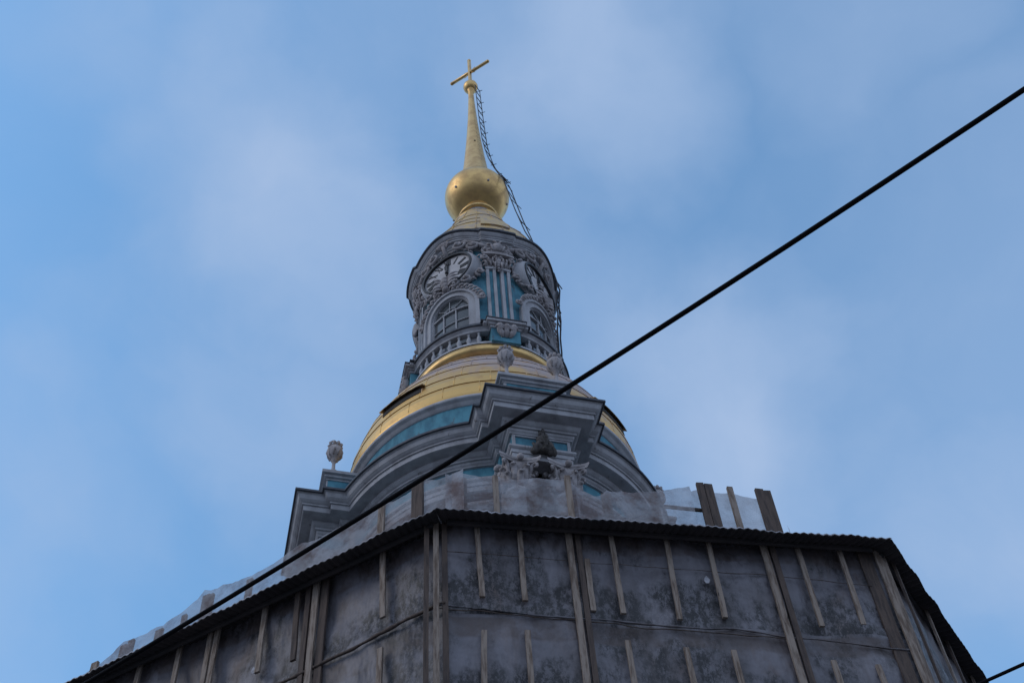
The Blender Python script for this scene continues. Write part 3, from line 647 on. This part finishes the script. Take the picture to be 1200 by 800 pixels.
# ------------------------------------------------------------------ scaffold enclosure of the lower tower
K = empty('scaffold_enclosure', AX, PHI, 'grey stained plastic sheeting and wooden battens boxing in the lower tower under a corrugated eave', 'scaffolding')
def P2(t_, n_): return Vector((t_, -n_, 0))
eA, eB, eC0, eL0 = P2(-3.226, 8.505), P2(4.663, 9.196), P2(7.863, 6.086), P2(-8.977, 3.344)
dC = (eC0 - eB).normalized(); dL = (eL0 - eA).normalized()
eC = eB + dC * 13.5; eL = eA + dL * 13.5
poly = [eL, eA, eB, eC, P2(5.5, -12.0), P2(-4.5, -12.5)]
ZE = 19.0
def inset(poly, ds):
    n_ = len(poly); out_ = []; lines = []
    for i in range(n_):
        a, b = poly[i], poly[(i + 1) % n_]; d = (b - a).normalized(); nn = Vector((-d.y, d.x, 0))
        if nn.dot(-(a + b) / 2) < 0: nn = -nn
        lines.append((a + nn * ds[i], d))
    for i in range(n_):
        (p, d), (p2, d2) = lines[i - 1], lines[i]; cr_ = d.x * d2.y - d.y * d2.x; q = ((p2.x - p.x) * d2.y - (p2.y - p.y) * d2.x) / cr_; out_.append(p + d * q)
    return out_
wall = inset(poly, [.55, .50, .35, .5, .5, .5])
# sheeting with real sag between the boards
def face_frame(a, b):
    d = (b - a).normalized(); nn = Vector((d.y, -d.x, 0))
    if nn.dot((a + b) / 2) < 0: nn = -nn
    return d, nn
for i in range(6):
    a, b = wall[i], wall[(i + 1) % 6]; d, nn = face_frame(a, b); L_ = (b - a).length; m = MB()
    nx = max(4, int(L_ / .16)); zs = [ZE + .35 - j * .17 for j in range(int((ZE + .35) / .17) + 1)]
    if i > 2: nx = 6; zs = [ZE + .35, 10, 0]
    zs = [z for z in zs if z > 9] + [0]
    V = []
    for z in zs:
        for j in range(nx + 1):
            u = L_ * j / nx; o_ = 0
            if 0 < j < nx and i < 3:
                p = Vector((u * 1.1 + i * 17, z * .8, 3)); o_ = .11 * noise.noise(p) + .05 * noise.noise(p * 3.1) - .02
                tz = ((z - 15.15) / 2.1) % 1; o_ += .05 * math.exp(-((tz if tz < .5 else tz - 1) / .05) ** 2)
            V.append(a + d * u + nn * o_ + Vector((0, 0, z)))
    k = nx + 1
    m.add(V, [(r * k + j, r * k + j + 1, (r + 1) * k + j + 1, (r + 1) * k + j) for r in range(len(zs) - 1) for j in range(nx)], True)
    m.build('sheeting', M['sheet'], K)
def board(base, d, nn, u, z0, z1, w_=.10, th=.045, off=.10, lean=0.0, mm='wood', name='batten'):
    m = MB(); rz = math.atan2(d.y, d.x); n_ = 5; V = []
    for k in range(n_ + 1):
        z = z0 + (z1 - z0) * k / n_; uu = u + lean * (k / n_ - .5) + random.uniform(-.006, .006)
        for x, y in ((-w_ / 2, off), (w_ / 2, off), (w_ / 2, off + th), (-w_ / 2, off + th)): V.append(base + d * (uu + x) + nn * y + Vector((0, 0, z)))
    m.add(V, [(k * 4 + j, k * 4 + (j + 1) % 4, (k + 1) * 4 + (j + 1) % 4, (k + 1) * 4 + j) for k in range(n_) for j in range(4)] + [(3, 2, 1, 0), tuple(n_ * 4 + j for j in range(4))])
    return m.build(name, M[mm], K)
# front face: u measured from the left corner of the plane through the eave corner
d, nn = face_frame(eA, eB); B0 = eA - nn * .55
def fb(u, z0, z1, **k): return board(B0, d, nn, u, z0, z1, **k)
fb(.05, 6, 19.2, w_=.09); fb(.20, 6, 19.2, w_=.09, mm='wood_dark', off=.07); fb(-.10, 6, 19.2, w_=.08, mm='wood_dark', off=.06)
fb(2.33, 6, 19.2, w_=.11, lean=-.02); fb(2.47, 6, 19.2, w_=.09, mm='wood_dark', off=.08); fb(2.58, 17.3, 18.5, w_=.09, off=.09)
fb(5.76, 6, 19.2, w_=.12, lean=-.03); fb(5.91, 6, 19.2, w_=.10, mm='wood_dark', off=.08)
for u, zb, ln in ((.77, 17.46, -.05), (1.48, 17.43, 0), (3.06, 17.27, 0), (4.01, 17.21, .05), (4.76, 17.31, .02), (6.36, 17.24, 0), (7.10, 17.33, .04)):
    fb(u, zb, 19.15, lean=ln, w_=.085, mm='wood' if u not in (4.01,) else 'wood')
    zt = {.77: 16.73, 1.48: 16.78, 3.06: 16.68, 4.01: 16.6, 4.76: 16.6, 6.36: 16.5, 7.10: 16.46}[u]
    fb(u, zt - 2.1, zt, lean=-ln, w_=.085)
dR = (wall[2] - B0).dot(d)
fb(dR - .10, 6, 19.2, w_=.12); fb(dR - .32, 6, 19.2, w_=.22, mm='wood_dark', off=.05); fb(dR + .02, 6, 19.2, w_=.07, off=.04)
# horizontal ropes / seams of the front
def rail3(base, d, nn, pts, r, mm, name='seam_rope'):
    fine = [(u0_ + (u1 - u0_) * k / 8, z0 + (z1 - z0) * k / 8) for (u0_, z0), (u1, z1) in zip(pts, pts[1:]) for k in range(8)] + [pts[-1]]
    MB().tube([base + d * u + nn * .10 + Vector((0, 0, z + .035 * noise.noise(Vector((u * 1.9, r * 900, 2))) + .012 * noise.noise(Vector((u * 7, r * 500, 2))))) for u, z in fine], [r * (1 + .6 * noise.noise(Vector((u * 4, 1, r * 99)))) for u, z in fine], 5).build(name, M[mm], K)
rail3(B0, d, nn, [(.1, 17.25), (.8, 17.21), (1.5, 17.17), (2.4, 17.14), (3.2, 17.12), (4.0, 17.06), (4.8, 17.09), (5.8, 16.98), (6.6, 16.93), (7.4, 16.87), (dR, 16.85)], .016, 'sheet', 'sheet_seam')
rail3(B0, d, nn, [(.1, 17.19), (.8, 17.16), (1.5, 17.12), (2.4, 17.09), (3.2, 17.02), (4.0, 17.0), (4.8, 16.98), (5.8, 16.93)], .009, 'wood_dark', 'sheet_seam')
rail3(B0, d, nn, [(.2, 18.50), (2.3, 18.45), (4, 18.42), (5.8, 18.40), (7.5, 18.3)], .006, 'wood_dark', 'sheet_seam')
# left face
d, nn = face_frame(eA, eL0); B1 = eA - nn * .55
def lb(u, z0, z1, **k): return board(B1, d, nn, u, z0, z1, **k)
lb(2.66, 6, 19.2, w_=.12); lb(2.83, 6, 19.2, w_=.10, mm='wood_dark', off=.07); lb(2.50, 6, 19.2, w_=.14, mm='wood_dark', off=.05)
lb(1.28, 17.55, 19.15, w_=.10, lean=.05); lb(1.28, 14.5, 16.89, w_=.10)
for u, z0 in ((3.02, 17.5), (3.73, 17.6), (4.76, 15), (4.9, 15), (5.58, 17.6), (6.5, 17.4), (7.3, 15), (7.45, 15), (8.2, 17.5), (9.0, 17.5)):
    lb(u, z0, 19.15, w_=.10, lean=random.uniform(-.06, .06), mm='wood' if (int(u * 10) % 2) else 'wood_dark')
rail3(B1, d, nn, [(.1, 17.28), (.8, 17.30), (1.4, 17.22), (2.5, 17.16), (4, 17.12), (6, 17.05), (9, 17.0)], .03, 'wood_dark', 'sheet_seam')
# third face
d3, n3 = face_frame(eB, eC0); B2 = eB - n3 * .35
for u, w_, mm in ((.62, .08, 'wood_dark'), (2.1, .10, 'wood'), (3.0, .1, 'wood_dark'), (4.2, .1, 'wood'), (5.5, .1, 'wood')): board(B2, d3, n3, u, 10, 19.15, w_=w_, mm=mm)
# bright tears in the sheeting
for base, dd, n_, u, z, s_ in ((B0, *face_frame(eA, eB), 4.60, 18.18, .07), (B1, *face_frame(eA, eL0), 3.83, 17.7, .06)):
    m = MB(); c_ = base + dd * u + n_ * .10 + Vector((0, 0, z)); pts = [(-.4, -1), (.3, -.9), (.7, .1), (.5, .9), (0, 1.6), (-.5, .9), (-.8, 0)]
    m.add([c_ + dd * x * s_ + Vector((0, 0, y * s_)) + n_ * q for q in (0, .008) for x, y in pts], [tuple(range(7)), tuple(range(13, 6, -1))] + [(k, (k + 1) % 7, 7 + (k + 1) % 7, 7 + k) for k in range(7)])
    m.build('pale_patch', M['snow'], K)
# corrugated eave: skirt roof sloping down to the edge
inn = inset(poly, [1.35] * 6)
ev = MB(); snow = MB(); rj = random.Random(5)
for i in range(6):
    a, b = poly[i], poly[(i + 1) % 6]; ai, bi = inn[i], inn[(i + 1) % 6]; L_ = (b - a).length; n_ = int(L_ / .035) if i < 3 else 30
    V = []
    for j in range(n_ + 1):
        q = j / n_; u = q * L_; cz = .018 * math.sin(u * 2 * PI / .14) + .03 * noise.noise(Vector((u * .9, i * 7, 0))) + .012 * (noise.cell(Vector((u / .9, i, 0))))
        e = a.lerp(b, q); e2 = ai.lerp(bi, q); od = (e - e2).normalized() * (.03 * noise.noise(Vector((u * 2.3, i, 5))))
        V += [e + od + Vector((0, 0, ZE + cz)), e2 + Vector((0, 0, ZE + .5 + cz)), e + od + Vector((0, 0, ZE + cz + .012)), e2 + Vector((0, 0, ZE + .512 + cz))]
        V += []
    ev.add(V, [(4 * j, 4 * j + 4, 4 * j + 5, 4 * j + 1) for j in range(n_)] + [(4 * j + 2, 4 * j + 3, 4 * j + 7, 4 * j + 6) for j in range(n_)] + [(4 * j, 4 * j + 2, 4 * j + 6, 4 * j + 4) for j in range(n_)])
    if i < 2:
        V = []
        for j in range(n_ + 1):
            q = j / n_; p = Vector(ev.v[len(ev.v) - 4 * (n_ + 1) + 4 * j + 2]); h_ = .016 + .022 * noise.noise(Vector((q * L_ * 1.7, i, 9))); dn = (p - Vector((0, 0, p.z))).normalized()
            V += [p + dn * .012, p + dn * .014 + Vector((0, 0, h_)), p - dn * .3 + Vector((0, 0, .18 + h_))]
        snow.add(V, [(3 * j + k, 3 * j + 3 + k, 3 * j + 4 + k, 3 * j + 1 + k) for j in range(n_) for k in (0, 1)], True)
eo = ev.build('eave_roof', M['roofing'], K); snow.build('snow_edge', M['snow'], eo)
# soffit boards and rafters under the eave
rf = MB()
sof = inset(poly, [.10] * 6)
for i in range(3):
    a, b = sof[i], sof[(i + 1) % 6]; d, nn = face_frame(a, b); L_ = (b - a).length
    rf.box((a + b) / 2 + nn * -.22 + Vector((0, 0, ZE + .07)), (L_ - .4, .06, .07), rz=math.atan2(d.y, d.x))
rf.build('purlin', M['roofing'], K)
# closed deck behind the eave
dk = MB(); dk.add([p + Vector((0, 0, ZE + .5)) for p in inn], [tuple(range(6))]); dk.build('deck', M['wood_dark'], K)
# parapet of posts and film standing back from the edge
PO = 1.25
para = inset(poly, [PO] * 6)
dF, nF = face_frame(eA, eB); dL2, nL = face_frame(eA, eL0)
def pt_f(u): return eA - nF * PO + dF * u
def pt_l(u): return eA - nL * PO + dL2 * u
def post(p, d, nn, z1, w_, th=.06, off=0.0, mm='wood_dark'):
    m = MB(); m.box(p + nn * (off) + Vector((0, 0, (19.5 + z1) / 2)), (w_, th, z1 - 19.5), rz=math.atan2(d.y, d.x) + random.uniform(-.05, .05)); return m.build('parapet_post', M[mm], K)
fposts = [(.50, 21.50, .12, 'wood_dark'), (.66, 21.48, .10, 'wood_dark'), (1.23, 21.45, .10, 'wood'), (1.92, 21.4, .20, 'wood_dark'), (2.60, 21.60, .11, 'wood'), (2.72, 21.45, .08, 'wood_dark'), (3.33, 21.3, .18, 'wood_dark'), (4.25, 21.4, .16, 'wood_dark'), (5.22, 21.72, .14, 'wood_dark'), (5.38, 21.70, .16, 'wood_dark'), (5.80, 21.66, .11, 'wood'), (6.38, 21.66, .16, 'wood_dark'), (6.52, 21.62, .16, 'wood_dark')]
for u, z1, w_, mm in fposts: post(pt_f(u), dF, nF, z1 - (0 if u > 5 else .10), w_, mm=mm, off=.13 if u < 5 and mm == 'wood' else 0)
lposts = [(1.0, 21.62, .14), (1.12, 21.55, .10), (1.84, 21.48, .13), (2.58, 21.4, .12), (3.70, 21.48, .14), (4.93, 21.28, .13), (5.85, 21.38, .10), (5.98, 21.42, .16), (6.46, 21.14, .11), (7.05, 21.06, .18), (7.75, 21.15, .13), (7.93, 21.1, .14), (8.45, 20.8, .16), (9.15, 20.75, .13), (10.3, 20.7, .13)]
for u, z1, w_ in lposts: post(pt_l(u), dL2, nL, z1 - .08, w_, off=.14 if int(u * 100) % 4 == 0 else 0, mm='wood_dark' if int(u * 10) % 3 else 'wood')
def film_strip(name, fn, nn, us, tops, sag, seed, z0=19.5, back=99):
    m = MB(); V = []; NZ = 9; cols = []
    for (u0_, t0), (u1, t1) in zip(zip(us, tops), zip(us[1:], tops[1:])):
        n_ = max(2, int((u1 - u0_) / .07))
        for j in range(n_): q = j / n_; cols.append((u0_ + (u1 - u0_) * q, t0 + (t1 - t0) * q - sag * math.sin(PI * q) + .035 * noise.noise(Vector((u0_ + (u1 - u0_) * q * 3, seed, 0)) * 3)))
    cols.append((us[-1], tops[-1]))
    for u, zt in cols:
        for j in range(NZ + 1):
            z = z0 + (zt - z0) * j / NZ; V.append(fn(u) + nn * ((.09 if u < back else -.07) + .05 * noise.noise(Vector((u * 1.6, z * 1.3, seed))) + .03 * noise.noise(Vector((u * 5, z * 3, seed)))) + Vector((0, 0, z)))
    k = NZ + 1; m.add(V, [(i * k + j, (i + 1) * k + j, (i + 1) * k + j + 1, i * k + j + 1) for i in range(len(cols) - 1) for j in range(NZ)], True)
    return m.build(name, M['film'], K)
film_strip('parapet_film', pt_f, nF, [.3, .55, 1.23, 1.92, 2.60, 3.0, 3.33, 4.25, 5.25, 5.8, 6.5, 6.62], [21.35, 21.45, 21.42, 21.42, 21.5, 21.0, 21.2, 21.3, 21.64, 21.6, 21.5, 20.6], .06, 1, back=5.0)
film_strip('parapet_film', pt_l, nL, [.1, 1.05, 1.84, 2.58, 3.7, 4.93, 5.5, 5.98, 6.46, 7.05, 7.84, 8.45, 9.15, 10.3, 11.5], [21.35, 21.5, 21.4, 21.38, 21.42, 21.22, 21.3, 21.42, 21.1, 20.98, 21.0, 20.7, 20.65, 20.6, 20.55], .05, 4)
d3b, n3b = face_frame(eB, eC0); RB = pt_f(6.62)
film_strip('parapet_film', lambda u: RB + d3b * u, n3b, [0, .7, 1.8, 3.5, 6], [20.6, 20.4, 20.3, 20.3, 20.3], .05, 8)
tb = MB(); 
for u0_, u1, z in ((4.3, 5.25, 21.05), (3.33, 4.25, 20.62), (.6, 2.6, 20.6)):
    tb.tube([pt_f(u0_) - nF * .06 + Vector((0, 0, z)), pt_f(u1) - nF * .06 + Vector((0, 0, z - .05))], .06, 4, .4)
tb.build('parapet_board', M['wood_dark'], K)

# ------------------------------------------------------------------ overhead cables
W0 = Vector((-2.526, 5.632, 0)); WD = Vector((.8415, -.5402, 0))
m = MB(); m.tube([W0 + WD * s_ + Vector((0, 0, 6.928 + .0085 * (s_ - 2.7) ** 2)) for s_ in [-24 + .5 * k for k in range(0, 107)]], .0128, 8)
o = m.build('overhead_cable', M['cable']); o['label'] = 'thick black cable crossing diagonally in front of the tower from lower left to upper right'; o['category'] = 'cable'; o['group'] = 'overhead street cables'
W1_ = Vector((2.55, 6.28, 0)); D_ = (Vector((2.78, 6.15, 0)) - W1_).normalized()
m = MB(); m.tube([W1_ + D_ * s_ + Vector((0, 0, 7.0 + .006 * s_ * s_)) for s_ in [-.45 + .5 * k for k in range(0, 50)]], .0105, 8)
m.tube([W1_ + D_ * (-.45) + Vector((0, 0, 7.0)), W1_ + D_ * (-.5) + Vector((0, 0, 6.99))], [.014, .005], 8)
o = m.build('overhead_cable', M['cable']); o['label'] = 'short stretch of black cable entering at the lower right corner below the eave'; o['category'] = 'cable'; o['group'] = 'overhead street cables'
